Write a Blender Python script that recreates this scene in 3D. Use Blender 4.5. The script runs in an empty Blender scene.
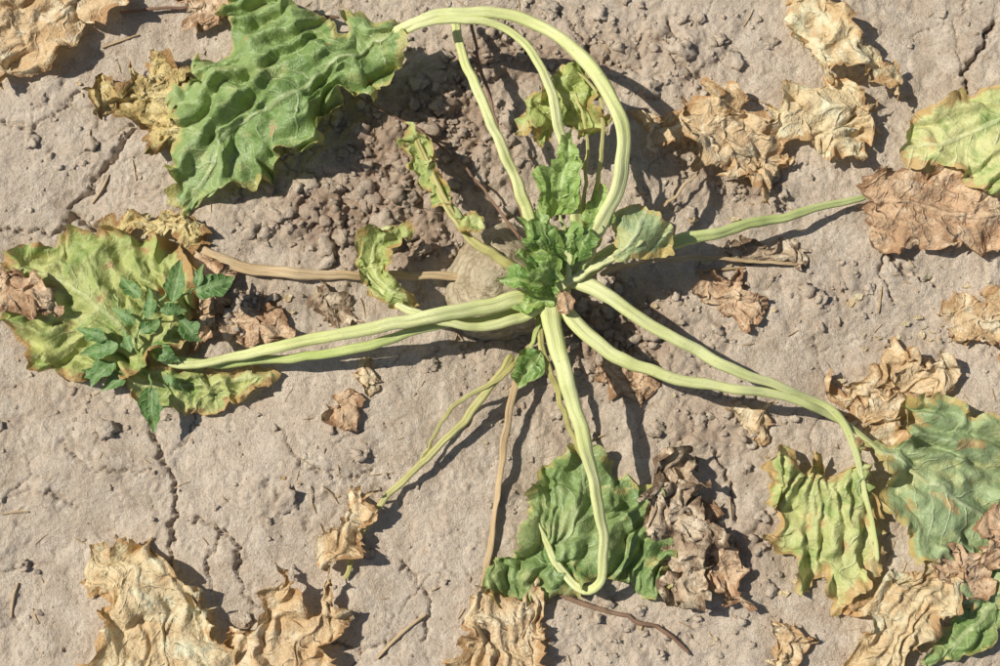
import bpy, math, random
import numpy as np
from mathutils import Vector
from mathutils.geometry import delaunay_2d_cdt
random.seed(7); RS=np.random.RandomState(11)
scene=bpy.context.scene
# ------------------------------------------------------------------ camera geometry (mm)
D=1500.0; TILT=math.radians(9); FOC=54.0
ct,st=math.cos(TILT),math.sin(TILT)
CAM=np.array([0,-D*st,D*ct])
def W(u,v,h):
    """survey coordinates (u,v on a 1000x666 plot) + height -> world mm"""
    u=np.asarray(u,float); v=np.asarray(v,float); h=np.asarray(h,float)
    dx=(u-500)/1000*36/FOC; dy=-(v-333)/1000*36/FOC
    X=dx; Y=dy*ct+st; Z=dy*st-ct
    t=(h-CAM[2])/Z
    return X*t, CAM[1]+Y*t, h+0*X
# ------------------------------------------------------------------ noise
def h2(ix,iy,seed):
    a=(ix.astype(np.int64)*374761393+iy.astype(np.int64)*668265263+seed*974634777)&0xffffffff
    a=((a^(a>>13))*1274126177)&0xffffffff
    a=((a^(a>>15))*2246822519)&0xffffffff
    a=a^(a>>16)
    return (a&0xffffff)/float(0x1000000)
def pn(x,y,seed=0):
    ix=np.floor(x); iy=np.floor(y); fx=x-ix; fy=y-iy
    ux=fx*fx*fx*(fx*(fx*6-15)+10); uy=fy*fy*fy*(fy*(fy*6-15)+10)
    def g(ox,oy):
        a=h2(ix+ox,iy+oy,seed)*2*np.pi
        return np.cos(a)*(fx-ox)+np.sin(a)*(fy-oy)
    a=g(0,0);b=g(1,0);c=g(0,1);d=g(1,1)
    return ((a+(b-a)*ux)*(1-uy)+(c+(d-c)*ux)*uy)*1.4
def fbm(x,y,seed=0,o=4,gain=.5):
    r=0;a=1
    for i in range(o):
        r=r+a*pn(x*2**i+i*17.3,y*2**i-i*9.1,seed+i); a*=gain
    return r
def ridged(x,y,seed=0,o=3):
    r=0;a=1
    for i in range(o):
        r=r+a*(1-2.2*np.abs(pn(x*2**i+i*5.3,y*2**i+i*3.1,seed+i))); a*=.5
    return r-0.9
def tri(x): return 2*np.abs(2*(x-np.floor(x))-1)-1
def domes(x,y,cell,seed,prob=1.0,rmin=.3,rmax=.62):
    X=x/cell;Y=y/cell
    ix=np.floor(X);iy=np.floor(Y);best=np.zeros_like(X)
    for oy in(-1,0,1):
        for ox in(-1,0,1):
            cx=ix+ox;cy=iy+oy
            px=cx+h2(cx,cy,seed);py=cy+h2(cx,cy,seed+1)
            r=rmin+(rmax-rmin)*h2(cx,cy,seed+2)
            on=h2(cx,cy,seed+3)<prob
            an=h2(cx,cy,seed+4)*3.14; e=.7+.6*h2(cx,cy,seed+5)
            dx=X-px;dy=Y-py
            a=(dx*np.cos(an)+dy*np.sin(an))/e; b=(-dx*np.sin(an)+dy*np.cos(an))*e
            q=1-(a*a+b*b)/(r*r)
            best=np.maximum(best,np.where(on,np.clip(q,0,1)**.6*r,0))
    return best*cell
def worley(x,y,cell,seed):
    X=x/cell;Y=y/cell;ix=np.floor(X);iy=np.floor(Y)
    f1=np.full_like(X,9.);f2=np.full_like(X,9.)
    for oy in(-1,0,1):
        for ox in(-1,0,1):
            cx=ix+ox;cy=iy+oy
            d=np.hypot(X-cx-h2(cx,cy,seed),Y-cy-h2(cx,cy,seed+1))
            f2=np.minimum(f2,np.maximum(f1,d)); f1=np.minimum(f1,d)
    return f1,f2
def sstep(a,b,x):
    t=np.clip((x-a)/(b-a),0,1); return t*t*(3-2*t)
# ------------------------------------------------------------------ ground height
blobs=[(420,140,115,100,1),(330,215,95,50,.85),(520,60,130,60,.75),(640,60,90,50,.65),(420,250,80,50,.75),(600,330,130,60,.85),
       (720,170,80,55,.6),(700,430,90,50,.5),(820,300,90,40,.35),(560,400,60,50,.5),(760,560,60,60,.5),(250,310,60,40,.55),
       (640,640,90,40,.35),(60,150,60,40,.2),(920,330,60,50,.3),(130,400,80,30,.3)]
BL=[]
for (u,v,a,b,s) in blobs:
    X,Y,_=W(u,v,0); BL.append((float(X),float(Y),a,b,s))
def loose(x,y):
    m=np.zeros_like(x)
    for X,Y,a,b,s in BL:
        m=np.maximum(m,s*np.exp(-(((x-X)/a)**2+((y-Y)/b)**2)))
    m=m+0.28*fbm(x/80,y/80,50,3)*(.25+m)*1.3
    return np.clip(m,0,1)
RX,RY,_=W(508,285,0); RX=float(RX);RY=float(RY)
def gbase(x,y):
    z=9*pn(x/330,y/330,1)+5*fbm(x/120,y/120,2,3)
    r=np.hypot(x-RX-25,y-RY+5)
    z=z-15*np.exp(-(r/95)**2)
    return z
cracks_px=[([(150,425),(160,455),(176,490),(172,530),(168,575)],1.9,8),([(195,520),(225,532),(240,545),(238,580)],1.7,8),
 ([(68,205),(85,190),(110,160),(135,125)],2.6,9),([(62,232),(72,212),(95,226)],3,11),([(968,98),(966,70),(985,45),(994,22)],2.6,14),
 ([(0,228),(30,230),(62,232)],1.6,7),([(0,120),(30,128),(60,110),(80,90)],1.3,5),([(716,450),(728,480),(738,520)],1.8,8),
 ([(885,250),(905,270),(940,285)],1.6,7),([(225,532),(205,560),(215,590)],1.4,6),([(60,440),(90,470),(150,470)],1.3,5),([(238,580),(250,600),(290,610)],1.3,5),
 ([(400,560),(430,600),(425,640)],1.4,6),([(560,10),(600,60),(640,70)],1.5,6),([(280,430),(300,465),(350,480),(372,470)],1.3,5),([(0,500),(40,490),(80,505)],1.2,4),
 ([(330,640),(360,650),(400,640)],1.3,5),([(890,240),(880,270),(895,300)],1.5,6),([(670,20),(672,60),(700,80)],1.9,7)]
CR=[]
for pts,w,dp in cracks_px:
    P=[tuple(float(q) for q in W(u,v,0)[:2]) for u,v in pts]; CR.append((P,w,dp))
def segd(x,y,P):
    d=np.full_like(x,1e9)
    for (ax,ay),(bx,by) in zip(P[:-1],P[1:]):
        vx,vy=bx-ax,by-ay; t=np.clip(((x-ax)*vx+(y-ay)*vy)/(vx*vx+vy*vy),0,1)
        d=np.minimum(d,np.hypot(x-ax-t*vx,y-ay-t*vy))
    return d
def ground(x,y,withloose=False):
    x=np.asarray(x,float);y=np.asarray(y,float)
    L=loose(x,y)
    far=np.clip((np.hypot(np.maximum(np.abs(x)-650,0),np.maximum(np.abs(y)-480,0)))/2500,0,1); fd=1-far
    z=gbase(x,y)
    wx=x+4*fbm(x/14,y/14,60,3); wy=y+4*fbm(x/14,y/14,64,3)
    z=z+fd*(2.1*fbm(x/42,y/42,5,3)+0.5*fbm(x/7,y/7,9,3,.6)*(.75+1.3*L))
    z=z+fd*L*(0.55*domes(wx,wy,34,20,.6)+0.7*domes(wx+9,wy-4,17,30,.7)+.7*domes(wx-3,wy+4,8,40,.75)-4)
    z=z+fd*L*(3.0*fbm(x/24,y/24,75,4,.6))
    patch=sstep(-.1,.4,pn(x/110,y/110,150))
    z=z+fd*(1-L)*(.15*domes(wx,wy,32,120,.2)+(.15+.85*patch)*(.32*domes(wx,wy,12,130,.22)+.45*domes(wx,wy,6,140,.25)))
    z=z+fd*(.08+.3*L)*1.5*ridged(x/26,y/26,70,3)
    z=z-fd*(1-L)*1.3*sstep(.28,.5,pn(x/13,y/13,160))
    qx=x+7*fbm(x/30,y/30,80,3);qy=y+7*fbm(x/30,y/30,85,3)
    f1,f2=worley(qx,qy,80,90)
    m=sstep(.0,.35,pn(x/140,y/140,95))*(1-L)
    z=z-fd*m*3.6*np.exp(-((f2-f1)/.016)**2)
    near=(np.abs(x)<640)&(np.abs(y)<480)
    if near.any():
        xs=x[near]+5*fbm(x[near]/11,y[near]/11,99,3);ys=y[near]+5*fbm(x[near]/11,y[near]/11,101,3);dz=np.zeros_like(xs)
        for P,w,dp in CR:
            d=segd(xs,ys,P); dz=np.maximum(dz,dp*np.exp(-(d/w)**2))
        z=np.array(z); z[near]-=dz
    if withloose: return z,L
    return z
# ------------------------------------------------------------------ helpers
def srgb(c,k=1.0):
    out=[]
    for q in c:
        q=q/255; q=q/12.92 if q<=.04045 else ((q+.055)/1.055)**2.4
        out.append(min(q*k,.85))
    return (*out,1)
K=0.93
def C(r,g,b,k=None): return srgb((r,g,b),k or K)
def mesh_np(name,V,F,attrs=None,mat=None,parent=None,smooth=True):
    V=np.asarray(V,np.float32)*.001
    me=bpy.data.meshes.new(name)
    if isinstance(F,np.ndarray):
        n,k=F.shape
        me.vertices.add(len(V)); me.vertices.foreach_set('co',V.ravel())
        me.loops.add(n*k); me.loops.foreach_set('vertex_index',F.astype(np.int32).ravel())
        me.polygons.add(n); me.polygons.foreach_set('loop_start',np.arange(0,n*k,k,dtype=np.int32))
        me.polygons.foreach_set('loop_total',np.full(n,k,np.int32)); me.update(calc_edges=True)
    else:
        me.from_pydata([tuple(map(float,p)) for p in V],[],F); me.update()
    me.polygons.foreach_set('use_smooth',np.full(len(me.polygons),smooth))
    if attrs:
        for k_,a in attrs.items():
            at=me.attributes.new(k_,'FLOAT','POINT'); at.data.foreach_set('value',np.asarray(a,np.float32))
    ob=bpy.data.objects.new(name,me); scene.collection.objects.link(ob)
    if mat: me.materials.append(mat)
    if parent: ob.parent=parent
    return ob
def empty(name,loc=(0,0,0)):
    e=bpy.data.objects.new(name,None); e.empty_display_size=.05; scene.collection.objects.link(e); return e
class NT:
    def __init__(s,name):
        s.m=bpy.data.materials.new(name); s.m.use_nodes=True; s.t=s.m.node_tree; s.t.nodes.clear()
        s.out=s.n('ShaderNodeOutputMaterial')
    def n(s,ty,**kw):
        x=s.t.nodes.new(ty)
        for k,v in kw.items(): setattr(x,k,v)
        return x
    def l(s,a,b): s.t.links.new(a,b)
    def inp(s,sock,val):
        if isinstance(val,bpy.types.NodeSocket): s.l(val,sock)
        else: sock.default_value=val
    def math(s,op,a,b=None,c=None,clamp=False):
        x=s.n('ShaderNodeMath',operation=op,use_clamp=clamp); s.inp(x.inputs[0],a)
        if b is not None: s.inp(x.inputs[1],b)
        if c is not None: s.inp(x.inputs[2],c)
        return x.outputs[0]
    def mr(s,v,a,b,c=0.,d=1.,smooth=True):
        x=s.n('ShaderNodeMapRange'); x.interpolation_type='SMOOTHSTEP' if smooth else 'LINEAR'
        s.inp(x.inputs[0],v)
        for i,q in enumerate((a,b,c,d)): s.inp(x.inputs[i+1],q)
        return x.outputs[0]
    def mix(s,f,a,b,bt='MIX'):
        x=s.n('ShaderNodeMix',data_type='RGBA',blend_type=bt); s.inp(x.inputs[0],f); s.inp(x.inputs[6],a); s.inp(x.inputs[7],b)
        return x.outputs[2]
    def noise(s,vec,scale,detail=4,rough=.55,dist=0):
        x=s.n('ShaderNodeTexNoise'); s.l(vec,x.inputs['Vector']); x.inputs['Scale'].default_value=scale
        x.inputs['Detail'].default_value=detail; x.inputs['Roughness'].default_value=rough; x.inputs['Distortion'].default_value=dist
        return x.outputs[0]
    def vor(s,vec,scale,feature='F1'):
        x=s.n('ShaderNodeTexVoronoi',feature=feature); s.l(vec,x.inputs['Vector']); x.inputs['Scale'].default_value=scale
        return x.outputs['Distance']
    def attr(s,name): return s.n('ShaderNodeAttribute',attribute_name=name).outputs['Fac']
    def bump(s,h,strength,dist,normal=None):
        x=s.n('ShaderNodeBump'); x.inputs['Strength'].default_value=strength; x.inputs['Distance'].default_value=dist
        s.l(h,x.inputs['Height'])
        if normal: s.l(normal,x.inputs['Normal'])
        return x.outputs[0]
# ------------------------------------------------------------------ materials
def soil_mat():
    t=NT('dry_soil'); co=t.n('ShaderNodeTexCoord').outputs['Object']
    n1=t.noise(co,5,2); n2=t.noise(co,45,4,.65); n3=t.noise(co,240,4,.75); n4=t.noise(co,1000,2,.7)
    c=t.mix(t.mr(n1,.35,.65),C(218,198,173),C(203,182,156))
    c=t.mix(t.mr(n2,.38,.66),c,C(228,211,187))
    c=t.mix(t.math('MULTIPLY',t.mr(n3,.48,.72),.55),c,C(170,147,123))
    c=t.mix(t.math('MULTIPLY',t.mr(n4,.52,.7),.6),c,C(244,232,212))
    c=t.mix(t.math('MULTIPLY',t.mr(n4,.48,.3),.45),c,C(140,120,101))
    lo=t.attr('loose')
    c=t.mix(t.math('MULTIPLY',t.mr(t.math('ADD',lo,t.math('MULTIPLY',t.math('SUBTRACT',n2,.5),1.2)),.22,.9),.7),c,C(166,137,112))
    b=t.n('ShaderNodeBsdfPrincipled'); t.l(c,b.inputs['Base Color']); b.inputs['Roughness'].default_value=.95
    b.inputs['Specular IOR Level'].default_value=.15
    hh=t.math('ADD',t.math('MULTIPLY',n3,1.),t.math('MULTIPLY',n4,.5))
    nb=t.bump(hh,1.,.0036); t.l(nb,b.inputs['Normal']); t.l(b.outputs[0],t.out.inputs[0]); return t.m
SOIL=soil_mat()
def leaf_mat(name,c1,c2,spot,spot_lo,spot_hi,edgec,edgew,veinc,vstr,spacing=14,trans=.25,rough=.5,scale=14,spec=.35,dark=None,bumpd=.0014,dk=.6,net=.3,bb=None,bl=.62,bh=.7,rough2=0):
    t=NT(name); co=t.n('ShaderNodeTexCoord').outputs['Object']
    s=t.attr('s');d=t.attr('d');e=t.attr('edge')
    nA=t.noise(co,scale,3,.6); nB=t.noise(co,scale*2.1,4,.65,.6); nC=t.noise(co,240,3,.7); nD=t.noise(co,60,3)
    c=t.mix(t.mr(nA,.36,.64),c1,c2)
    c=t.mix(t.mr(nB,spot_lo,spot_hi),c,spot)
    if dark: c=t.mix(t.math('MULTIPLY',t.mr(nD,.5,.72),dk),c,dark)
    if bb: c=t.mix(t.mr(t.math('ADD',nB,t.math('MULTIPLY',t.math('SUBTRACT',nD,.5),.3)),1-bl,1-bh),c,bb)
    ew=t.math('ADD',e,t.math('MULTIPLY',t.math('SUBTRACT',nB,.5),edgew*6))
    c=t.mix(t.mr(ew,edgew*.25,edgew,1,0),c,edgec)
    c=t.mix(t.math('MULTIPLY',t.mr(nC,.45,.75),.3),c,t.mix(.45,c,(.03,.022,.012,1)))
    ph=t.math('DIVIDE',t.math('ADD',t.math('SUBTRACT',s,t.math('MULTIPLY',d,.75)),t.math('MULTIPLY',nA,34.)),float(spacing))
    fr=t.math('FRACT',ph); tr_=t.math('ABSOLUTE',t.math('SUBTRACT',fr,.5))
    vm=t.mr(tr_,.0,1.5/spacing,1,0)
    vm=t.math('MULTIPLY',vm,t.mr(d,8,70,1,.35))
    mid=t.mr(d,1.2,3.4,1,0)
    v2=t.mr(t.vor(co,190,'DISTANCE_TO_EDGE'),.0,.1,1,0)
    va=t.math('MAXIMUM',t.math('MAXIMUM',vm,mid),t.math('MULTIPLY',v2,net))
    c=t.mix(t.math('MULTIPLY',va,vstr),c,veinc)
    hgt=t.math('ADD',t.math('ADD',t.math('MULTIPLY',va,-.5),t.math('MULTIPLY',nC,.8)),t.math('MULTIPLY',nD,1.3))
    nb=t.bump(hgt,.9,bumpd)
    b=t.n('ShaderNodeBsdfPrincipled'); t.l(c,b.inputs['Base Color']); b.inputs['Roughness'].default_value=rough
    b.inputs['Specular IOR Level'].default_value=spec; t.l(nb,b.inputs['Normal'])
    tr=t.n('ShaderNodeBsdfTranslucent'); t.l(t.mix(.3,c,C(210,205,80)),tr.inputs['Color']); t.l(nb,tr.inputs['Normal'])
    mx=t.n('ShaderNodeMixShader'); mx.inputs[0].default_value=trans; t.l(b.outputs[0],mx.inputs[1]); t.l(tr.outputs[0],mx.inputs[2])
    t.l(mx.outputs[0],t.out.inputs[0]); return t.m
M_green=leaf_mat('beet_leaf_green',C(128,158,86),C(156,180,110),C(188,198,128),.52,.7,C(194,186,114),4,C(210,218,162),.5,18,dark=C(94,124,60),dk=.5,bb=C(190,158,106),bl=.65,bh=.73,spec=.5,rough=.42)
M_dkgreen=leaf_mat('beet_leaf_mid_green',C(122,152,84),C(152,174,108),C(178,188,122),.5,.68,C(188,180,110),5,C(198,210,152),.5,16,dark=C(88,118,60),dk=.5,bb=C(196,186,118),bl=.6,bh=.69,spec=.5,rough=.42)
M_bluegreen=leaf_mat('beet_leaf_pale_green',C(158,178,126),C(178,194,138),C(204,206,140),.52,.67,C(202,178,110),6,C(218,224,178),.45,18,dark=C(130,154,98),dk=.45,bb=C(200,172,116),bl=.6,bh=.69,spec=.5,rough=.45)
M_yellow=leaf_mat('beet_leaf_yellowing',C(184,194,116),C(206,206,132),C(152,174,94),.5,.66,C(192,154,100),8,C(218,220,158),.45,16,dark=C(152,156,86),dk=.5,bb=C(192,156,104),bl=.59,bh=.69,spec=.4)
M_yell2=leaf_mat('beet_leaf_yellow_pale',C(206,210,138),C(222,220,152),C(160,182,104),.5,.64,C(206,172,114),8,C(230,230,178),.45,14,dark=C(180,178,104),dk=.45,bb=C(208,180,120),bl=.59,bh=.69,spec=.4)
M_lime=leaf_mat('beet_leaf_lime',C(178,190,108),C(202,210,128),C(146,166,84),.5,.66,C(190,160,96),4,C(222,226,164),.4,12,dark=C(140,150,76),dk=.5,scale=26,spec=.4)
M_crown=leaf_mat('crown_leaf_green',C(104,142,66),C(138,170,86),C(160,186,104),.55,.7,C(134,156,78),1.5,C(194,212,138),.5,9,dark=C(76,110,48),scale=30,dk=.45,net=.15,spec=.5,rough=.42)
M_crown2=leaf_mat('crown_leaf_light_green',C(144,176,88),C(172,198,112),C(188,208,128),.55,.7,C(164,182,92),1.5,C(208,222,154),.45,9,dark=C(116,150,68),scale=30,dk=.4,net=.15,spec=.5,rough=.42)
M_weed=leaf_mat('weed_leaf_green',C(82,124,62),C(110,148,80),C(134,164,100),.58,.7,C(98,130,62),1,C(158,182,122),.45,8,scale=30,dark=C(62,98,46),dk=.4,net=.1,spec=.45)
KD=1.1
def Cd(r,g,b): return C(r,g,b,KD)
M_dry=leaf_mat('dried_leaf_tan',Cd(214,187,146),Cd(200,168,124),Cd(232,211,176),.46,.66,Cd(180,142,100),3,Cd(226,202,162),.35,13,trans=.22,rough=.72,scale=18,dark=Cd(164,126,88),spec=.2,bumpd=.0024,dk=.55,net=.3)
M_dry2=leaf_mat('dried_leaf_brown',Cd(196,163,128),Cd(174,139,105),Cd(216,190,156),.46,.66,Cd(146,111,82),4,Cd(208,180,144),.35,12,trans=.15,rough=.75,scale=20,dark=Cd(132,98,73),spec=.2,bumpd=.0024,dk=.6,net=.3)
M_dry3=leaf_mat('dried_leaf_straw',Cd(224,203,161),Cd(210,181,136),Cd(238,222,187),.46,.66,Cd(192,155,109),4,Cd(234,214,174),.35,14,trans=.25,rough=.7,scale=16,dark=Cd(178,141,96),spec=.2,bumpd=.0024,dk=.5,net=.3)
M_dry4=leaf_mat('dried_leaf_ochre',Cd(202,182,124),Cd(182,154,100),Cd(218,200,150),.48,.68,Cd(156,120,78),4,Cd(212,196,140),.4,10,trans=.15,rough=.7,scale=22,dark=Cd(140,128,76),spec=.2,bumpd=.0024,dk=.6,net=.3)
M_dark=leaf_mat('dried_leaf_grey_brown',Cd(182,160,132),Cd(142,117,93),Cd(210,192,164),.48,.64,Cd(114,92,72),3,Cd(194,176,146),.4,12,trans=.12,rough=.78,scale=24,dark=Cd(98,78,62),spec=.15,bumpd=.0024,dk=.6,net=.3)
def stalk_mat(name,c1,c2,streak,rough=.48,tr=.12,sf=.5):
    t=NT(name); co=t.n('ShaderNodeTexCoord').outputs['Object']
    s=t.attr('s');a=t.attr('ang')
    cb=t.n('ShaderNodeCombineXYZ'); t.l(t.math('MULTIPLY',s,.012),cb.inputs[0]); t.l(t.math('MULTIPLY',a,3.),cb.inputs[1]); t.l(t.attr('sd'),cb.inputs[2])
    n=t.noise(cb.outputs[0],2.6,4,.6); n2=t.noise(co,14,4); n3=t.noise(co,300,3,.7)
    c=t.mix(t.mr(n2,.35,.65),c1,c2); c=t.mix(t.math('MULTIPLY',t.mr(n,.42,.64),sf),c,streak)
    c=t.mix(t.math('MULTIPLY',t.mr(n3,.6,.73),.5),c,C(168,144,90))
    b=t.n('ShaderNodeBsdfPrincipled'); t.l(c,b.inputs['Base Color']); b.inputs['Roughness'].default_value=rough
    b.inputs['Specular IOR Level'].default_value=.4
    t.l(t.bump(t.math('ADD',n,t.math('MULTIPLY',n3,.3)),.6,.0016),b.inputs['Normal'])
    trn=t.n('ShaderNodeBsdfTranslucent'); t.l(c,trn.inputs['Color']); mx=t.n('ShaderNodeMixShader'); mx.inputs[0].default_value=tr
    t.l(b.outputs[0],mx.inputs[1]);t.l(trn.outputs[0],mx.inputs[2]); t.l(mx.outputs[0],t.out.inputs[0]); return t.m
S_pale=stalk_mat('petiole_pale_green',C(234,234,174,.95),C(220,222,148,.95),C(184,196,108,.95))
S_green=stalk_mat('petiole_green',C(214,220,148,.95),C(194,206,120,.95),C(160,178,92,.95))
S_yel=stalk_mat('petiole_yellowing',C(216,210,138),C(200,190,116),C(164,150,84))
S_dry=stalk_mat('petiole_dried_tan',C(224,199,156),C(204,176,130),C(166,133,93),.7,.05,.8)
S_brown=stalk_mat('petiole_dried_brown',C(160,128,102),C(136,104,80),C(98,74,58),.75,.0,.8)
S_weed=stalk_mat('weed_stem_green',C(180,202,130),C(150,178,104),C(118,148,80))
def root_mat():
    t=NT('beet_root_skin'); co=t.n('ShaderNodeTexCoord').outputs['Object']
    n=t.noise(co,30,5,.6); mp=t.n('ShaderNodeMapping'); mp.inputs['Scale'].default_value=(1,1,9); t.l(co,mp.inputs[0])
    r=t.noise(mp.outputs[0],28,4,.6); n3=t.noise(co,240,4,.7)
    c=t.mix(t.mr(n,.35,.65),C(198,184,152),C(172,156,124)); c=t.mix(t.math('MULTIPLY',t.mr(r,.45,.66),.7),c,C(140,120,92))
    c=t.mix(t.math('MULTIPLY',t.mr(n3,.46,.7),.6),c,C(124,104,80))
    b=t.n('ShaderNodeBsdfPrincipled'); t.l(c,b.inputs['Base Color']); b.inputs['Roughness'].default_value=.75
    t.l(t.bump(t.math('ADD',r,n3),.9,.003),b.inputs['Normal']); t.l(b.outputs[0],t.out.inputs[0]); return t.m
M_root=root_mat()
# ------------------------------------------------------------------ ground mesh
def axis(half,stp,far):
    a=list(np.arange(-half,half+.1,stp)); x=half;q=stp;o=[]
    while x<far: q*=1.1; x+=q; o.append(x)
    return np.array([-p for p in reversed(o)]+a+o)
ax=axis(600,1.6,60000); ay=axis(420,1.6,60000)
gx,gy=np.meshgrid(ax,ay); nx,ny=len(ax),len(ay)
gz,gl=ground(gx.ravel(),gy.ravel(),True)
idx=np.arange(nx*ny).reshape(ny,nx)
F=np.stack([idx[:-1,:-1],idx[:-1,1:],idx[1:,1:],idx[1:,:-1]],-1).reshape(-1,4)
mesh_np('ground',np.stack([gx.ravel(),gy.ravel(),gz],1),F,{'loose':gl},SOIL)
# ------------------------------------------------------------------ splines
def catmull(P,closed=False,stp=2.0):
    P=np.array(P,float); n=len(P); out=[]
    rng=range(n if closed else n-1)
    for i in rng:
        p1=P[i];p2=P[(i+1)%n]
        p0=P[(i-1)%n] if (closed or i>0) else 2*p1-p2
        p3=P[(i+2)%n] if (closed or i+2<n) else 2*p2-p1
        k=max(2,int(np.linalg.norm((p2-p1)[:2])/stp))
        for j in range(k):
            t=j/k
            out.append(.5*((2*p1)+(-p0+p2)*t+(2*p0-5*p1+4*p2-p3)*t*t+(-p0+3*p1-3*p2+p3)*t**3))
    if not closed: out.append(P[-1])
    return np.array(out)
# ------------------------------------------------------------------ leaf builder
def leaf(name,outline,midrib,hts,mat,parent=None,sp=2.0,rag=1.5,pleat=5,pw=14,crum=4,cw=28,curl=3,blister=1,spacing=16,seed=1,xy=.5,clear=1.5,fine=.4,sharp=0.,vf=0.,vein=1.2,micro=0.):
    B=catmull(outline,True,sp)
    nb=len(B); T=np.roll(B,-1,0)-np.roll(B,1,0); T/=np.maximum(np.linalg.norm(T,axis=1,keepdims=True),1e-6)
    N=np.stack([T[:,1],-T[:,0]],1)
    r=rag*(1.6*fbm(B[:,0]/16,B[:,1]/16,seed*7+3,4,.65)); B=B+N*r[:,None]
    lo=B.min(0);hi=B.max(0)
    U,V=np.meshgrid(np.arange(lo[0],hi[0],sp),np.arange(lo[1],hi[1],sp*.87))
    U[1::2]+=sp/2; U=U.ravel()+RS.uniform(-.25,.25,U.size)*sp; V=V.ravel()+RS.uniform(-.25,.25,V.size)*sp
    ins=np.zeros(U.size,bool); dm=np.full(U.size,1e9)
    for i in range(nb):
        x1,y1=B[i];x2,y2=B[(i+1)%nb]
        if y1!=y2:
            c=((y1>V)!=(y2>V))&(U<(x2-x1)*(V-y1)/(y2-y1)+x1); ins^=c
        vx,vy=x2-x1,y2-y1;q=vx*vx+vy*vy+1e-9
        t=np.clip(((U-x1)*vx+(V-y1)*vy)/q,0,1); dm=np.minimum(dm,(U-x1-t*vx)**2+(V-y1-t*vy)**2)
    dm=np.sqrt(dm); k=ins&(dm>sp*.55)
    pts=np.concatenate([B,np.stack([U[k],V[k]],1)])
    vv,_,ff,_,_,_=delaunay_2d_cdt([Vector(p) for p in pts],[(i,(i+1)%nb) for i in range(nb)],[],1,1e-4)
    P=np.array([tuple(p) for p in vv]); u=P[:,0];v=P[:,1]
    e=np.full(len(P),1e18)
    for i in range(nb):
        x1,y1=B[i];x2,y2=B[(i+1)%nb];vx,vy=x2-x1,y2-y1;q=vx*vx+vy*vy+1e-9
        t=np.clip(((u-x1)*vx+(v-y1)*vy)/q,0,1); e=np.minimum(e,(u-x1-t*vx)**2+(v-y1-t*vy)**2)
    e=np.sqrt(e)
    M=catmull(midrib,False,6)
    d=np.full(len(P),1e9);s=np.zeros(len(P));sg=np.ones(len(P));acc=0
    for i in range(len(M)-1):
        x1,y1=M[i];x2,y2=M[i+1];vx,vy=x2-x1,y2-y1;Ls=math.hypot(vx,vy)+1e-9
        tr=((u-x1)*vx+(v-y1)*vy)/Ls**2
        t=np.clip(tr,0,3) if i==len(M)-2 else np.clip(tr,0,1)
        dd=np.hypot(u-x1-t*vx,v-y1-t*vy); cr=np.sign(vx*(v-y1)-vy*(u-x1))
        b=dd<d; d[b]=dd[b]; s[b]=acc+t[b]*Ls; sg[b]=cr[b]; acc+=Ls
    Lt=acc; s0=s.copy()
    s=s+sg*spacing*.22
    H=np.zeros(len(P));Wt=np.zeros(len(P))
    for (a,b,h) in hts:
        w=1/((u-a)**2+(v-b)**2+150)**1.5; H+=w*h;Wt+=w
    H/=Wt
    sd=sg*d
    rnd=random.Random(seed*77)
    shp=(lambda x: tri(x)*sharp+(1-sharp)*np.cos(2*np.pi*x))
    fan=sd/(.45+.55*np.clip(s0/max(Lt,1),0,1.3))
    wv=.6*fbm(s0/(pw*3.4)+seed,fan/(pw*2.4),seed*11,3)
    amp=np.clip(.65+1.5*pn(u/(pw*2.)+3,v/(pw*2.)+seed,seed*31),.05,1.6)
    amp2=np.clip(.5+1.6*pn(u/(pw*1.6)+13,v/(pw*1.6)+seed,seed*37),.0,1.6)
    z=pleat*sstep(0,10,d)*(amp*.7*shp(fan/pw+wv)+.28*amp2*shp(fan/(pw*.5)+1.6*wv+.3))
    for i in range(4):
        a=rnd.uniform(0,math.pi); L_=cw*rnd.uniform(.7,1.9)
        pr=(u*math.cos(a)+v*math.sin(a))/L_+.5*fbm(u/(cw*1.5)+i*7,v/(cw*1.5),seed*13+i,3)+rnd.random()
        am=np.clip(.25+1.6*pn(u/(cw*1.2)+i*11,v/(cw*1.2)+i*5,seed*41+i),0,1.3)
        z=z+crum*.5*am*shp(pr)*(L_/cw)**.7
    z=z+crum*.8*fbm(u/(cw*1.8)+seed*5,v/(cw*1.8),seed*13+1,2)
    if micro: z=z+micro*(ridged(u/9+seed,v/9,seed*43,2)+.8*fbm(u/12,v/12+seed,seed*47,2))
    ph=(s-.75*d)/spacing
    z=z+blister*np.abs(np.sin(np.pi*(ph+.4*pn(u/25,v/25,seed+8))))*sstep(0,14,d)*(.35+1.2*np.abs(pn(u/26,v/26,seed)))
    cm=fbm(u/32+4,v/32,seed*19,2)
    z=z+curl*np.exp(-e/12)*(2.4*cm+.1)
    z=z+vf*d - vein*np.exp(-(d/2.2)**2)*(1 if vf>0 else -1)
    z=z+fine*fbm(u/7,v/7,seed*3,2)
    x0,y0,_=W(u,v,0); g=gbase(x0,y0)
    X,Y,Z=W(u,v,g+H)
    Z=Z+z
    q=crum*xy
    ex=np.exp(-e/14)*curl*xy
    X=X+(q*1.5+ex*2)*fbm(u/(cw*1.0)+9,v/(cw*1.0),seed*23,3); Y=Y+(q*1.5+ex*2)*fbm(u/(cw*1.0),v/(cw*1.0)+7,seed*29,3)
    G=ground(X,Y)+clear
    dl=Z-G; Z=np.where(dl<3,G+np.log1p(np.exp(np.clip(dl,-40,3)/1.5))*1.5*.9,Z)
    return mesh_np(name,np.stack([X,Y,Z],1),[tuple(f) for f in ff],{'s':s,'d':d,'edge':e},mat,parent)
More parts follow.
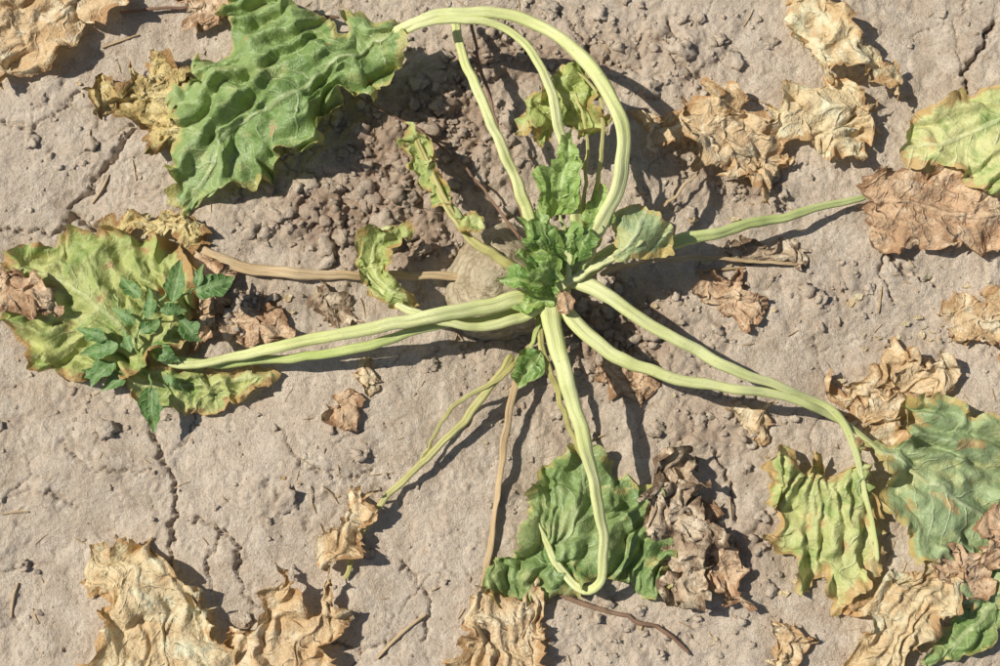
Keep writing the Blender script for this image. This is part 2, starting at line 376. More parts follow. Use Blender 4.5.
def petiole(name,pts,w0,w1,mat,parent=None,flat=.75,groove=.34,seed=1,taper=1.0,wob=1.1,flare=0.0,minclear=None,sides=20,ws=.86):
    Q=catmull(pts,False,4.0); u,v,h=Q.T
    x0,y0,_=W(u,v,0); X,Y,Z=W(u,v,gbase(x0,y0)+h)
    n=len(Q); t=np.linspace(0,1,n)
    X=X+wob*fbm(t*9+seed,t*0+seed,seed,2)*2; Y=Y+wob*fbm(t*9+seed,t*0+5,seed+1,2)*2; Z=Z+wob*fbm(t*9,t*0+9,seed+2,2)*2
    R=(w0+(w1-w0)*t**taper)/2*ws
    R=R*(1+flare*np.exp(-t/.08))*(1+.12*fbm(t*12,t*0+seed*1.7,seed,2))
    if minclear is not None: Z=np.maximum(Z,ground(X,Y)+R*flat*minclear)
    P=np.stack([X,Y,Z],1); T=np.gradient(P,axis=0); L=np.concatenate([[0],np.cumsum(np.linalg.norm(np.diff(P,axis=0),axis=1))])
    T/=np.linalg.norm(T,axis=1,keepdims=True)
    up=np.array([0,0,1.]); S=np.cross(T,up); S/=np.maximum(np.linalg.norm(S,axis=1,keepdims=True),1e-6); N=np.cross(S,T)
    tw=1.1*pn(t*3,t*0+seed*2.3,seed+5); S2=S*np.cos(tw)[:,None]+N*np.sin(tw)[:,None]; N2=-S*np.sin(tw)[:,None]+N*np.cos(tw)[:,None]
    th=np.linspace(0,2*np.pi,sides,endpoint=False)
    da=np.abs((th-np.pi/2+np.pi)%(2*np.pi)-np.pi)
    prof=(1-groove*np.exp(-(da/.5)**2))*(1+.04*np.cos(6*th+1))
    V=[];A=[];SS=[]
    endf=np.ones(n); endf[0]=.55; endf[-1]=.35
    for i in range(n):
        rr=R[i]*endf[i]*prof
        V.append(P[i]+np.outer(rr*np.cos(th),S2[i])+np.outer(rr*np.sin(th)*flat,N2[i])); A.append(th);SS.append(np.full(sides,L[i]))
    V=np.concatenate(V); F=[]
    for i in range(n-1):
        for j in range(sides):
            k=(j+1)%sides; F.append((i*sides+j,i*sides+k,(i+1)*sides+k,(i+1)*sides+j))
    F.append(tuple(range(sides))[::-1]); F.append(tuple((n-1)*sides+j for j in range(sides)))
    A=np.concatenate(A); A=np.abs(A-np.pi)
    return mesh_np(name,V,F,{'s':np.concatenate(SS),'ang':A,'sd':np.full(len(V),seed*3.7)},mat,parent)
def ovate(u,v,ang,L,w,seed=0,tooth=.12):
    a=math.radians(ang); c,s=math.cos(a),-math.sin(a); rr=random.Random(seed)
    pr=[(0,.06),(.12,.32),(.28,.47),(.42,.5),(.58,.42),(.74,.3),(.88,.15),(1,.02)]
    up=[(p*L,q*w*(1+rr.uniform(-tooth,tooth)*2)) for p,q in pr]; lw=[(p*L,-q*w*(1+rr.uniform(-tooth,tooth)*2)) for p,q in reversed(pr)]
    o=[(u+p*c-q*s, v+p*s+q*c) for p,q in up+lw]
    return o,[(u,v),(u+.5*L*c,v+.5*L*s),(u+L*c,v+L*s)]
# ================================================================== SUGAR BEET
beet=empty('sugar_beet_plant')
def build_root():
    nu,nv=96,64; V=[];F=[]
    cx,cy=RX-4,RY+2
    for j in range(nv+1):
        f=j/nv; ph=f*math.pi
        for i in range(nu):
            th=2*math.pi*i/nu
            V.append((math.sin(ph)*math.cos(th),math.sin(ph)*math.sin(th),math.cos(ph)))
    V=np.array(V); x,y,z=V.T; th=np.arctan2(y,x)
    r=1+.10*fbm(x*1.6+z,y*1.6-z*.6,301,4,.5)+.015*np.sin(z*34+3*x)+.06*np.cos(th*3+1)*(1-z*z)
    X=cx+62*x*r; Y=cy+60*y*r; Z=-20+70*z*r*np.where(z<0,1.6,1)
    for j in range(nv):
        for i in range(nu):
            k=(i+1)%nu; F.append((j*nu+i,(j+1)*nu+i,(j+1)*nu+k,j*nu+k))
    mesh_np('root',np.stack([X,Y,Z],1),np.array(F),None,M_root,beet)
build_root()
P=lambda n,pts,w0,w1,m,**k: petiole(n,pts,w0,w1,m,beet,**k)
P('petiole_outer_arc',[(572,285,58),(585,250,78),(608,212,95),(622,170,108),(621,125,114),(602,83,116),(570,46,110),(530,22,100),(480,12,92),(435,15,82),(392,32,72)],19,11,S_pale,seed=1,flare=.5)
P('petiole_inner_arc',[(562,280,60),(578,240,82),(574,190,96),(560,130,102),(548,85,104),(530,50,100),(503,28,95),(470,20,90),(430,22,82),(396,34,72)],15,8,S_pale,seed=2,flare=.4)
P('petiole_top',[(548,275,55),(533,225,66),(512,172,68),(488,115,64),(468,68,55),(456,30,44),(450,8,36)],15,10,S_pale,seed=3,flare=.4)
P('petiole_right',[(575,275,52),(620,251,52),(680,241,46),(740,227,38),(800,213,28),(850,200,17),(868,196,13)],20,7,S_green,seed=4,flare=.2)
P('petiole_lower_right_a',[(560,275,62),(598,290,72),(645,322,74),(700,352,70),(750,377,62),(800,394,52),(832,410,46),(854,448,38),(868,505,26),(878,562,14)],17,5,S_pale,seed=5,flare=.3)
P('petiole_lower_right_b',[(552,285,62),(572,318,70),(612,354,72),(665,376,68),(730,388,62),(790,398,54),(835,418,44),(872,444,32),(915,474,24),(960,500,14)],17,4,S_pale,seed=6,flare=.3)
P('petiole_bottom',[(545,292,62),(554,335,80),(571,395,82),(588,455,74),(599,512,62),(604,555,48),(600,580,36),(585,591,28),(566,576,24),(548,548,22),(535,520,18)],20,7,S_pale,seed=7,flare=.4)
P('petiole_bottom_thin',[(538,300,50),(542,345,50),(558,395,42),(575,440,32),(590,475,22)],9,5,S_yel,seed=8)
P('petiole_left_upper',[(552,290,66),(505,302,74),(445,314,68),(372,328,54),(300,342,40),(235,357,28),(185,365,22),(152,352,20)],18,11,S_pale,seed=9,flare=.3)
P('petiole_left_lower',[(545,300,56),(495,318,58),(430,326,50),(385,341,42),(320,355,32),(262,360,24),(200,364,18),(165,358,18)],13,9,S_green,seed=10,flare=.3)
P('petiole_curled',[(555,298,66),(520,318,70),(470,327,66),(425,316,60),(395,302,54),(372,284,46),(362,262,42),(372,238,42),(392,226,42)],12,7,S_pale,seed=11,flare=.3)
P('petiole_shrivelled',[(540,285,60),(505,262,66),(470,238,62),(447,205,54),(430,170,46),(414,133,38)],12,7,S_yel,seed=12,groove=.5)
P('petiole_young_a',[(555,290,68),(585,272,80),(615,256,86),(645,240,84)],12,6,S_pale,seed=13)
P('petiole_young_b',[(570,262,70),(590,215,84),(602,150,92),(600,100,96),(578,72,92)],8,3,S_yel,seed=14)
P('petiole_young_c',[(562,285,62),(575,240,78),(585,190,84),(586,130,90),(574,92,90)],6,3,S_yel,seed=44)
P('petiole_dry_stem_a',[(512,355,34),(490,388,26),(455,430,20),(415,470,16),(385,498,12),(358,540,8),(345,580,6)],10,6,S_yel,seed=15,minclear=.8)
P('petiole_dry_stem_b',[(525,352,34),(500,378,30),(455,405,22),(432,440,18),(418,470,12)],6,4,S_yel,seed=16,minclear=.8)
P('petiole_dry_stem_c',[(530,345,34),(516,385,24),(506,430,16),(498,490,9),(488,560,4),(476,620,4),(462,668,3)],9,6,S_dry,seed=17,minclear=.8,flat=.5)
P('petiole_dry_left',[(535,288,52),(480,280,38),(430,276,22),(360,275,12),(300,274,10),(250,268,8),(215,257,7),(192,247,6)],7,15,S_dry,seed=18,minclear=.8,flat=.35,groove=.5)
P('petiole_dry_top',[(525,225,54),(506,160,42),(490,100,34),(476,50,28),(470,10,20)],5,4,S_brown,seed=19,minclear=.8)
P('petiole_dry_thin',[(520,240,40),(495,205,22),(462,165,14),(420,130,12),(385,112,12),(358,96,12)],3.5,2.5,S_brown,seed=20,minclear=.8)
P('petiole_dry_right',[(600,275,30),(640,262,22),(700,258,12),(760,262,8),(800,264,6)],7,5,S_dry,seed=21,minclear=.8,flat=.5)
P('petiole_dry_mid',[(600,215,30),(635,225,20),(665,205,16),(700,170,12)],5,3,S_dry,seed=22,minclear=.8)
Lf=lambda n,o,m,h,mat,**k: leaf(n,o,m,h,mat,beet,**k)
Lf('leaf_top_left',[(400,14),(398,48),(378,84),(350,100),(342,120),(318,122),(312,152),(286,150),(268,172),(240,176),(226,196),(204,200),(186,214),(170,200),(168,160),(182,128),(166,92),(200,76),(196,54),(228,44),(222,16),(236,-14),(276,-10),(300,6),(330,28),(360,14)],
 [(400,28),(340,60),(285,95),(235,135),(190,190)],[(400,25,72),(340,55,66),(300,20,46),(240,10,34),(290,100,58),(330,120,40),(230,100,44),(180,95,20),(180,200,8),(240,165,24),(200,150,30)],M_green,pleat=10,pw=30,crum=8,cw=40,curl=10,blister=1.4,seed=3,rag=3.4,spacing=19,sharp=.4,micro=.25)
Lf('leaf_left',[(2,268),(22,246),(60,236),(100,230),(140,234),(176,248),(196,270),(202,300),(188,330),(170,352),(150,366),(120,376),(92,384),(60,374),(34,362),(14,338),(4,310)],
 [(155,355),(120,325),(80,295),(30,270)],[(150,350,20),(100,300,30),(20,270,18),(180,280,26),(60,360,10),(140,240,18),(60,250,20)],M_yellow,pleat=6,pw=28,crum=6,cw=38,curl=10,blister=2.4,seed=5,rag=2.2,sharp=.35,micro=.3,spacing=15)
Lf('leaf_left_lower',[(120,372),(160,366),(220,370),(272,372),(262,388),(240,404),(200,414),(170,408),(150,400),(130,392)],[(270,376),(200,385),(130,385)],[(200,385,10)],M_yellow,pleat=4,pw=14,crum=5,cw=24,curl=5,seed=6,blister=1.2,sharp=.4,micro=.3)
Lf('leaf_bottom',[(540,472),(560,456),(584,452),(610,462),(636,478),(656,490),(652,515),(662,540),(678,562),(680,586),(655,596),(628,588),(606,572),(575,590),(545,602),(505,602),(488,584),(490,566),(508,548),(522,530),(524,500)],
 [(560,580),(568,540),(580,500),(590,465)],[(580,500,18),(550,580,20),(500,590,8),(660,580,10),(540,470,14),(640,490,14)],M_dkgreen,pleat=7,pw=32,crum=8,cw=40,curl=11,blister=1.3,seed=8,rag=2.4,sharp=.3,micro=.25)
Lf('leaf_lower_right_yellow',[(852,440),(872,470),(882,520),(884,565),(862,590),(832,612),(822,580),(800,592),(786,560),(768,548),(778,520),(758,500),(768,470),(790,450),(800,462),(812,446),(830,470),(842,462)],
 [(856,450),(868,505),(878,560)],[(858,450,34),(878,560,14),(770,500,10),(830,600,6),(800,460,22)],M_yell2,pleat=6,pw=24,crum=6,cw=34,curl=10,blister=1.4,seed=9,rag=3.2,sharp=.4,micro=.3)
Lf('leaf_lower_right_green',[(868,440),(890,440),(905,432),(904,400),(925,396),(960,404),(985,420),(1010,430),(1020,520),(1010,600),(985,620),(960,600),(940,560),(915,555),(900,530),(884,510),(888,480)],
 [(866,440),(905,468),(950,495),(1000,535)],[(870,445,34),(950,420,22),(1000,480,12),(930,520,20),(990,600,8)],M_bluegreen,pleat=6,pw=34,crum=6,cw=48,curl=9,blister=1.5,seed=10,rag=2.4,spacing=19,sharp=.3,micro=.25)
Lf('leaf_lower_right_tip',[(960,560),(1000,560),(1012,600),(1000,630),(985,650),(955,662),(930,668),(915,656),(940,636),(958,610)],[(1010,580),(970,630),(930,662)],[(970,610,8)],M_green,pleat=5,pw=22,crum=5,cw=32,curl=6,seed=12,blister=1.3,sharp=.3,micro=.25)
Lf('leaf_curled',[(398,222),(420,226),(414,236),(400,240),(392,256),(396,274),(402,290),(410,302),(398,308),(380,300),(364,286),(355,262),(360,240),(376,226)],[(405,300),(380,280),(372,250),(395,230)],[(380,260,48),(410,225,44),(400,300,55)],M_lime,pleat=3,pw=12,crum=4,cw=24,curl=8,seed=13,sp=1.5,blister=.7,spacing=10,sharp=.3,rag=2,micro=.3)
Lf('leaf_shrivelled',[(404,128),(414,122),(424,130),(432,148),(438,168),(448,186),(462,204),(474,220),(484,232),(472,238),(458,224),(446,210),(434,202),(424,184),(412,172),(404,150)],[(480,234),(445,195),(414,135)],[(414,130,40),(440,180,50),(475,230,62)],M_lime,pleat=4,pw=9,crum=5,cw=18,curl=7,seed=14,sp=1.4,blister=.6,spacing=8,rag=2.6,sharp=.4,micro=.3)
Lf('leaf_curled_top',[(514,108),(534,98),(546,82),(562,70),(584,72),(598,90),(598,120),(588,140),(574,128),(560,120),(548,138),(534,140),(528,126),(514,122)],[(594,130),(580,95),(545,100),(520,115)],[(580,90,88),(520,110,70),(590,130,84)],M_lime,pleat=4,pw=14,crum=6,cw=22,curl=10,seed=15,sp=1.5,blister=.9,spacing=10,rag=3,sharp=.3,micro=.3)
def young(name,u,v,a,L,w,h0,h1,h2_,mat,seed):
    o,m=ovate(u,v,a,L,w,seed,.12); Lf(name,o,m,[(u,v,h0),(m[1][0],m[1][1],h1),(m[2][0],m[2][1],h2_)],mat,pleat=1.8,pw=12,crum=2.8,cw=24,curl=4,seed=seed,sp=1.3,blister=1.0,spacing=9,rag=1.4,vf=.35,sharp=.1,micro=.15)
young('crown_leaf_upright',552,222,78,92,46,86,108,122,M_crown2,16)
young('crown_leaf_a',562,272,128,66,42,84,104,96,M_crown,18)
young('crown_leaf_b',560,286,172,64,36,80,98,84,M_crown,19)
young('crown_leaf_c',566,270,88,56,34,82,102,100,M_crown,20)
young('crown_leaf_d',560,278,150,52,34,90,112,108,M_crown2,23)
young('crown_leaf_e',538,352,240,44,28,50,52,34,M_crown,21)
young('crown_leaf_f',598,246,88,62,24,80,92,86,M_crown2,22)
young('crown_leaf_g',552,296,196,50,22,74,82,70,M_crown2,24)
young('crown_leaf_h',572,262,60,48,26,86,106,104,M_crown,25)
young('crown_leaf_i',548,250,100,44,24,92,112,112,M_crown,26)
Lf('crown_leaf_grey',[(612,214),(624,202),(640,200),(654,212),(666,230),(672,252),(655,256),(638,258),(622,262),(612,254),(616,234)],[(610,262),(634,238),(646,210)],[(635,232,90),(668,250,70),(616,258,86),(645,205,84)],M_bluegreen,pleat=2,pw=18,crum=3,cw=36,curl=4,seed=117,sp=1.4,blister=.8,spacing=10,rag=1.3,micro=.1,sharp=.1,vf=-.12)
for i,(a,b,c_) in enumerate([((560,288,62),(545,262,88),(535,240,104)),((562,288,62),(570,262,92),(560,215,102)),((566,290,60),(585,262,88),(592,232,98)),((552,292,62),(535,290,84),(515,284,90)),((548,300,52),(538,325,54),(530,355,44)),((568,296,56),(570,270,80),(575,240,98)),((560,300,56),(548,310,70),(520,300,78))]):
    P('crown_stalk_%d'%i,[a,b,c_],8,4,[S_green,S_pale][i%2],seed=30+i)
Lf('crown_scale',[(556,296),(566,292),(572,300),(570,312),(560,312)],[(562,294),(564,302),(566,312)],[(564,302,84)],M_dry2,pleat=1,crum=1,seed=40,sp=1.2,curl=1,blister=.3)
# ================================================================== DRIED LEAVES
def dry(o,m,h,mat,**k):
    kw=dict(pleat=5.2,pw=22,crum=5.2,cw=36,curl=7,blister=.4,rag=3.8,sp=1.8,spacing=13,sharp=.8,fine=.7,xy=.9,vein=1.8,micro=.55); kw.update(k)
    return leaf('dried_leaf',o,m,h,mat,None,**kw)
SM=dict(cw=20,pw=12,pleat=3.2,crum=3.4,curl=4.5,rag=3.4,micro=.45)
dry([(-20,-20),(60,-20),(118,-14),(112,8),(86,20),(76,48),(48,60),(30,74),(8,80),(-20,70)],[(110,0),(50,25),(0,50)],[(50,20,16)],M_dry,seed=51)
dry([(84,90),(110,78),(140,66),(170,60),(196,72),(190,96),(200,116),(186,140),(160,146),(140,126),(112,112),(88,104)],[(195,90),(150,100),(95,98)],[(150,100,12)],M_dry4,seed=52,pw=13,cw=22,micro=1.1)
dry([(172,-12),(240,-14),(232,8),(222,24),(196,30),(182,18)],[(230,0),(180,8)],[(200,5,12)],M_dry2,seed=53,**SM)
dry([(798,-10),(826,-12),(846,14),(862,40),(884,64),(902,84),(898,98),(880,90),(860,72),(838,66),(826,80),(806,62),(796,40),(790,18)],[(900,90),(850,50),(805,0)],[(850,50,34),(900,90,22),(800,0,14)],M_dry3,seed=54,pw=15)
dry([(768,104),(790,92),(808,78),(830,76),(856,84),(880,100),(886,122),(870,142),(842,160),(820,152),(800,140),(778,132),(766,120)],[(880,110),(830,110),(775,115)],[(830,115,18)],M_dry3,seed=55,pw=15)
dry([(634,118),(670,112),(700,104),(716,86),(740,92),(756,110),(784,124),(792,150),(782,176),(768,192),(740,184),(716,166),(690,152),(664,142)],[(640,122),(700,130),(770,160)],[(640,120,8),(720,130,24),(770,180,14)],M_dry,seed=56,pw=15,micro=.9,cw=28)
dry([(862,180),(880,166),(910,168),(946,166),(980,186),(1012,196),(1010,246),(975,252),(940,246),(905,250),(878,232),(868,210)],[(864,196),(920,205),(990,220)],[(870,196,14),(940,210,14)],M_dry2,seed=57,pw=18,pleat=4,crum=4,curl=5)
leaf('yellowing_leaf',[(906,122),(924,106),(960,96),(1015,84),(1020,190),(985,192),(962,178),(936,170),(912,160),(904,140)],[(1015,110),(965,135),(915,150)],[(960,140,20),(1010,150,26)],M_yell2,None,pleat=4,pw=30,crum=5,cw=44,curl=7,blister=1.6,seed=58,sharp=.25,micro=.3,rag=2)
dry([(700,284),(716,276),(736,274),(750,286),(768,300),(764,316),(744,328),(726,318),(708,304)],[(705,285),(735,300),(762,318)],[(735,300,6)],M_dry2,seed=59,**SM)
dry([(596,368),(616,360),(638,366),(654,384),(650,400),(628,398),(606,386)],[(598,370),(625,382),(650,396)],[(625,380,7)],M_dry2,seed=60,**SM)
dry([(732,412),(748,404),(766,412),(776,428),(760,444),(744,436)],[(734,414),(770,430)],[(755,425,5)],M_dry,seed=61,**SM)
dry([(826,384),(860,374),(880,356),(912,348),(940,360),(958,380),(944,400),(922,398),(906,426),(898,446),(870,438),(850,414),(838,398)],[(830,388),(880,395),(940,370)],[(880,395,12)],M_dry,seed=62,pw=15,cw=26,micro=.9)
dry([(942,306),(960,294),(985,300),(1010,290),(1012,348),(990,344),(968,352),(948,338)],[(945,320),(1010,320)],[(975,320,4)],M_dry,seed=63,**SM)
dry([(656,470),(674,456),(694,462),(700,480),(694,500),(708,520),(714,548),(700,572),(694,596),(672,580),(664,556),(650,530),(652,500)],[(676,460),(680,520),(692,590)],[(680,520,24)],M_dark,seed=64,pw=17,cw=24,curl=11,pleat=7,micro=1.0)
dry([(690,500),(712,498),(716,530),(736,556),(746,584),(748,606),(720,598),(696,592),(690,560),(684,530)],[(700,500),(715,550),(740,600)],[(715,550,10)],M_dry2,seed=65,**SM)
dry([(848,668),(858,640),(852,612),(866,590),(890,574),(914,566),(938,560),(950,580),(948,608),(934,636),(918,672),(900,700),(860,700)],[(945,570),(905,620),(870,690)],[(900,620,16)],M_dry3,seed=66,pw=15)
dry([(770,640),(784,626),(806,628),(812,646),(800,664),(776,680),(768,662)],[(790,628),(785,670)],[(790,650,8)],M_dry,seed=67,**SM)
dry([(90,556),(118,542),(146,550),(176,566),(204,584),(216,606),(212,640),(216,690),(140,700),(100,690),(96,650),(106,620),(86,590)],[(110,548),(150,600),(170,690)],[(150,590,22),(200,600,18),(100,560,12),(150,680,12)],M_dry3,seed=68,crum=6,cw=40,pw=24)
dry([(226,640),(250,620),(268,584),(280,566),(290,580),(300,606),(318,590),(338,576),(330,552),(336,520),(352,496),(384,492),(376,506),(364,530),(352,556),(344,590),(352,620),(330,650),(320,700),(230,700),(206,672)],[(365,500),(342,560),(310,620),(280,690)],[(365,500,14),(340,560,18),(290,620,20),(275,575,20),(230,670,8)],M_dry,seed=69,crum=6,pw=22,cw=36)
dry([(470,632),(480,600),(490,584),(504,600),(522,590),(540,606),(552,630),(540,650),(545,700),(460,700),(454,670)],[(488,585),(500,640),(510,700)],[(500,630,12)],M_dry,seed=70,pw=15)
dry([(332,398),(350,394),(360,406),(352,422),(336,428),(326,414)],[(335,400),(350,420)],[(345,410,4)],M_dry2,seed=71,**SM)
dry([(226,316),(240,302),(262,300),(284,312),(286,332),(268,346),(240,346),(224,334)],[(230,320),(280,330)],[(255,322,8)],M_dry2,seed=72,**SM)
dry([(976,520),(1010,508),(1012,566),(992,570),(980,552),(986,536)],[(985,520),(1000,560)],[(990,540,24)],M_dry2,seed=73,**SM)
dry([(104,222),(130,212),(160,210),(190,214),(206,232),(196,250),(176,240),(140,236),(112,234)],[(200,238),(160,225),(110,228)],[(160,225,14)],M_dry4,seed=74,**SM)
dry([(190,250),(216,262),(236,264),(240,276),(222,284),(226,300),(210,340),(190,344),(180,320),(190,290),(182,268)],[(195,250),(205,290),(200,340)],[(205,290,10)],M_dry2,seed=75,**SM)
dry([(-20,280),(6,266),(30,276),(50,296),(60,312),(36,318),(14,308),(-20,310)],[(0,280),(50,305)],[(20,290,34)],M_dry2,seed=76,**SM)
dry([(306,290),(318,284),(342,300),(356,312),(362,324),(350,328),(328,320),(314,304)],[(305,290),(365,325)],[(335,308,4)],M_dark,seed=77,**SM)
dry([(358,366),(370,360),(376,378),(372,394),(362,392)],[(364,362),(369,392)],[(367,380,4)],M_dry,seed=78,cw=12,pw=8,rag=1,pleat=2,crum=2,curl=3,micro=.5)
dry([(720,248),(750,242),(786,244),(812,256),(800,266),(760,262),(730,258)],[(720,252),(810,258)],[(750,253,4)],M_dark,seed=80,**SM)
dry([(930,560),(950,545),(985,560),(990,590),(970,600),(950,590)],[(935,560),(980,590)],[(960,575,18)],M_dry2,seed=83,**SM)
def crumbs(name,spec,mat):
    V=[];F=[];S_=[];Dd=[];E=[]
    for (u,v,r) in spec:
        x,y,_=W(u,v,0);x=float(x);y=float(y);n=9;a0=random.uniform(0,6);el=random.uniform(.4,1)
        tx,ty=random.uniform(-.5,.5),random.uniform(-.5,.5)
        px=[0]+[r*math.cos(a0+2*math.pi*i/n)*random.uniform(.6,1.2) for i in range(n)]
        py=[0]+[r*el*math.sin(a0+2*math.pi*i/n)*random.uniform(.6,1.2) for i in range(n)]
        g=ground(np.array([x+q for q in px]),np.array([y+q for q in py])); b=len(V)
        for i in range(n+1):
            V.append((x+px[i],y+py[i],g.mean()*.4+g[i]*.6+1.0+abs(px[i]*tx+py[i]*ty)+random.uniform(0,r*.35))); S_.append(random.random()*60);Dd.append(6);E.append(5 if i else r+5)
        for i in range(n): F.append((b,b+1+i,b+1+(i+1)%n))
    return mesh_np(name,V,F,{'s':S_,'d':Dd,'edge':E},mat)
sp_=[]
for (u,v,a,n) in [(930,320,60,18),(890,310,40,8),(900,400,60,14),(340,480,60,3),(260,320,40,8),(150,100,60,6),(700,300,60,10),(760,440,50,6),(720,180,70,8),(640,390,50,6),(560,620,60,5),(800,560,60,6),(960,280,50,10),(310,300,50,6),(860,130,60,6),(480,400,60,4),(500,333,420,24),(740,600,50,6)]:
    for _ in range(n): sp_.append((random.gauss(u,a*.5),random.gauss(v,a*.5),random.choice([1.2,1.5,2,2.5,3,4,6])))
crumbs('leaf_litter',sp_,M_dry3)
# ================================================================== WEED
weed=empty('weed_seedling')
petiole('stem',[(150,372,4),(140,356,18),(136,335,34),(150,312,46),(170,292,52)],4,2.5,S_weed,weed,seed=60,groove=0)
petiole('stem_side',[(138,350,20),(120,345,30),(104,338,36)],3,2,S_weed,weed,seed=61,groove=0)
petiole('stem_side_b',[(148,315,46),(175,300,50),(196,288,50)],3,2,S_weed,weed,seed=62,groove=0)
petiole('stem_side_c',[(142,362,14),(150,378,26),(150,392,30)],3,2,S_weed,weed,seed=63,groove=0)
wl=[(172,302,78,44,20,56),(150,388,-85,46,24,30),(196,292,20,40,24,50),(140,300,130,30,16,52),(118,345,195,38,22,36),(112,360,230,34,18,30),(104,338,160,30,16,40),(140,335,35,30,13,46),(136,322,150,28,13,48),
    (150,345,-30,38,17,30),(180,318,-50,34,17,44),(128,372,215,34,15,22),(160,310,0,26,12,54),(150,318,95,30,13,56),(196,285,70,22,12,54),(130,352,110,24,12,44),(165,375,-40,24,11,22),(100,372,190,26,13,20)]
for i,(u,v,a,L,w,h) in enumerate(wl):
    o,m=ovate(u,v,a,L,w,i)
    e=m[-1]
    leaf('leaf_%d'%i,o,m,[(u,v,h),(e[0],e[1],h-9),(m[1][0],m[1][1],h+2)],M_weed,weed,sp=1.3,rag=.6,pleat=.6,pw=9,crum=1.4,cw=22,curl=1.6,blister=.3,spacing=7,seed=90+i,fine=.1,vf=.3,vein=.5)
# ================================================================== CLODS, STRAW
def ico(sub):
    import bmesh
    bm=bmesh.new(); bmesh.ops.create_icosphere(bm,subdivisions=sub,radius=1)
    V=np.array([v.co[:] for v in bm.verts]);F=np.array([[q.index for q in f.verts] for f in bm.faces]); bm.free(); return V,F
I2=ico(2);I3=ico(3)
def clods(name,items,mat,base,flat=.7,lump=.35):
    Vs=[];Fs=[];o=0;LL=[]
    for k,(x,y,r) in enumerate(items):
        V,F=base; sc=np.array([random.uniform(.7,1.3),random.uniform(.7,1.2),random.uniform(flat*.7,flat*1.2)])*r
        a=random.uniform(0,6.28); c,s=math.cos(a),math.sin(a); j=random.uniform(0,99)
        q=1+lump*fbm(V[:,0]*1.3+V[:,2]+j,V[:,1]*1.3-V[:,2]+j,int(j),3)
        P_=V*q[:,None]*sc; X=P_[:,0]*c-P_[:,1]*s; Y=P_[:,0]*s+P_[:,1]*c
        Vs.append(np.stack([X+x,Y+y,P_[:,2]],1)); Fs.append(F+o); o+=len(V); LL.append(len(V))
    x=np.array([i[0] for i in items]);y=np.array([i[1] for i in items])
    r=np.array([i[2] for i in items])
    g,l=ground(x,y,True); rep=np.repeat(np.arange(len(items)),LL)
    V=np.concatenate(Vs); V[:,2]+=(g+r*.12)[rep]
    return mesh_np(name,V,np.concatenate(Fs),{'loose':np.clip(l[rep]*.6,0,1)},mat)
it=[]
cx=RS.uniform(-600,600,34000);cy=RS.uniform(-430,430,34000);L_=loose(cx,cy);rr=RS.rand(34000)
for a,b,l,q in zip(cx,cy,L_,rr):
    if q<.028+.5*l**1.3: it.append((a,b,min(9,(.8+.95*RS.exponential(1.0))*(1+.9*l))))
clods('soil_clods',it,SOIL,I2,flat=.8,lump=.9)
big=[(105,430,15),(362,455,8),(290,500,13),(22,566,9),(682,52,14),(60,318,8),(300,150,10),(330,90,12),(395,160,12),(360,200,14),(280,215,12),(410,205,10),(235,195,9),(345,240,13),(440,110,10),(650,90,12),(600,15,10),(700,20,8),(735,60,9),(760,515,8),(655,430,9),(700,420,7),(820,300,8),(245,620,7),(455,250,10),(430,365,8),(30,140,8),(640,610,6),(870,290,7),(480,180,10),(550,8,11),(330,60,9),(265,235,10),(385,225,10),(310,185,11),(420,85,10),(455,145,9),(640,190,10),(690,215,9),(720,40,9),(770,45,8)]
big2=[]
for (u,v,r) in big:
    x,y,_=W(u,v,0); big2.append((float(x),float(y),r*.8))
clods('large_soil_clods',big2,SOIL,I3,flat=.6,lump=.9)
SV=[];SF=[];SA=[]
def stick(u,v,ang,L,w,h=1.5):
    x,y,_=W(u,v,0);a=math.radians(ang);n=7;o=len(SV);b=random.uniform(-.2,.2)*L
    t=np.linspace(-.5,.5,n);X=float(x)+t*L*math.cos(a)-b*t*t*math.sin(a);Y=float(y)+t*L*math.sin(a)+b*t*t*math.cos(a)
    g=ground(X,Y);Z=np.maximum(np.linspace(g[0],g[-1],n),g)+w*.5+.3
    for i in range(n):
        for k in range(5):
            q=2*math.pi*k/5;rw=w*(1-.5*abs(t[i]))
            SV.append((X[i]-math.sin(a)*rw*math.cos(q),Y[i]+math.cos(a)*rw*math.cos(q),Z[i]+rw*math.sin(q)))
            SA.append(k)
    for i in range(n-1):
        for k in range(5): SF.append((o+i*5+k,o+i*5+(k+1)%5,o+(i+1)*5+(k+1)%5,o+(i+1)*5+k))
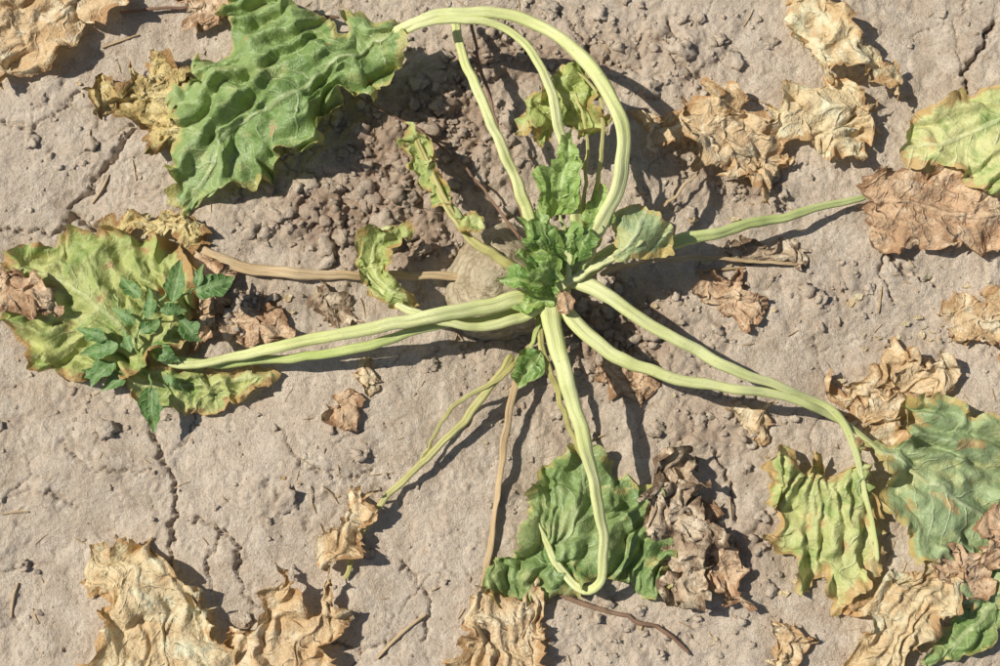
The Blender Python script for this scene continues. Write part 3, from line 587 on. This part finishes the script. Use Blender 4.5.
for s_ in [(400,635,42,62,2.0),(100,188,60,34,1.6),(12,600,80,34,1.5),(15,512,5,26,1.2),(345,412,60,18,1.5),(590,440,20,30,1),(720,270,5,50,1.5),(905,255,-60,30,1),(880,300,80,28,1),(120,40,20,40,1.4)]:
    stick(*s_)
for _ in range(200): stick(random.uniform(-20,1020),random.uniform(-20,690),random.uniform(0,180),random.choice([5,7,9,12,16,22]),random.uniform(.35,.85))
mesh_np('straw_debris',np.array(SV),np.array(SF),{'s':np.array([p[0] for p in SV]),'ang':np.array(SA),'sd':np.zeros(len(SV))},S_dry)
petiole('dry_twig',[(552,592,8),(590,606,6),(630,618,5),(665,632,5),(690,655,4)],6,4,S_brown,None,seed=70,minclear=.8)
petiole('dry_twig',[(120,12,4),(170,8,6),(200,6,6),(250,20,8),(340,18,12)],5,4,S_brown,None,seed=71,minclear=.8)
petiole('dry_twig',[(480,700,3),(490,660,3),(500,600,5)],3,2,S_brown,None,seed=72,minclear=.8)
# ------------------------------------------------------------------ light, world, camera
EL=math.radians(48); to=np.array([1,-.24]); to=to/np.linalg.norm(to)
sunv=Vector((-to[0]*math.cos(EL),-to[1]*math.cos(EL),math.sin(EL)))
sl=bpy.data.lights.new('sun','SUN'); sl.energy=5.0; sl.angle=math.radians(.5); sl.color=(1,.965,.90)
so=bpy.data.objects.new('sun',sl); scene.collection.objects.link(so); so.rotation_euler=sunv.to_track_quat('Z','Y').to_euler(); so.location=sunv*5
w=bpy.data.worlds.new('World'); scene.world=w; w.use_nodes=True; nt=w.node_tree
bg=nt.nodes.get('Background') or nt.nodes.new('ShaderNodeBackground')
sky=nt.nodes.new('ShaderNodeTexSky'); sky.sky_type='NISHITA'; sky.sun_disc=False; sky.sun_elevation=EL
sky.sun_rotation=math.atan2(sunv.x,sunv.y)
nt.links.new(sky.outputs[0],bg.inputs[0]); bg.inputs[1].default_value=.07
cd=bpy.data.cameras.new('camera'); cd.lens=FOC; cd.sensor_width=36; cd.clip_start=.01; cd.clip_end=500
co_=bpy.data.objects.new('camera',cd); scene.collection.objects.link(co_); co_.location=CAM*.001; co_.rotation_euler=(TILT,0,0)
scene.camera=co_
scene.view_settings.view_transform='Standard'; scene.view_settings.look='None'; scene.view_settings.exposure=0
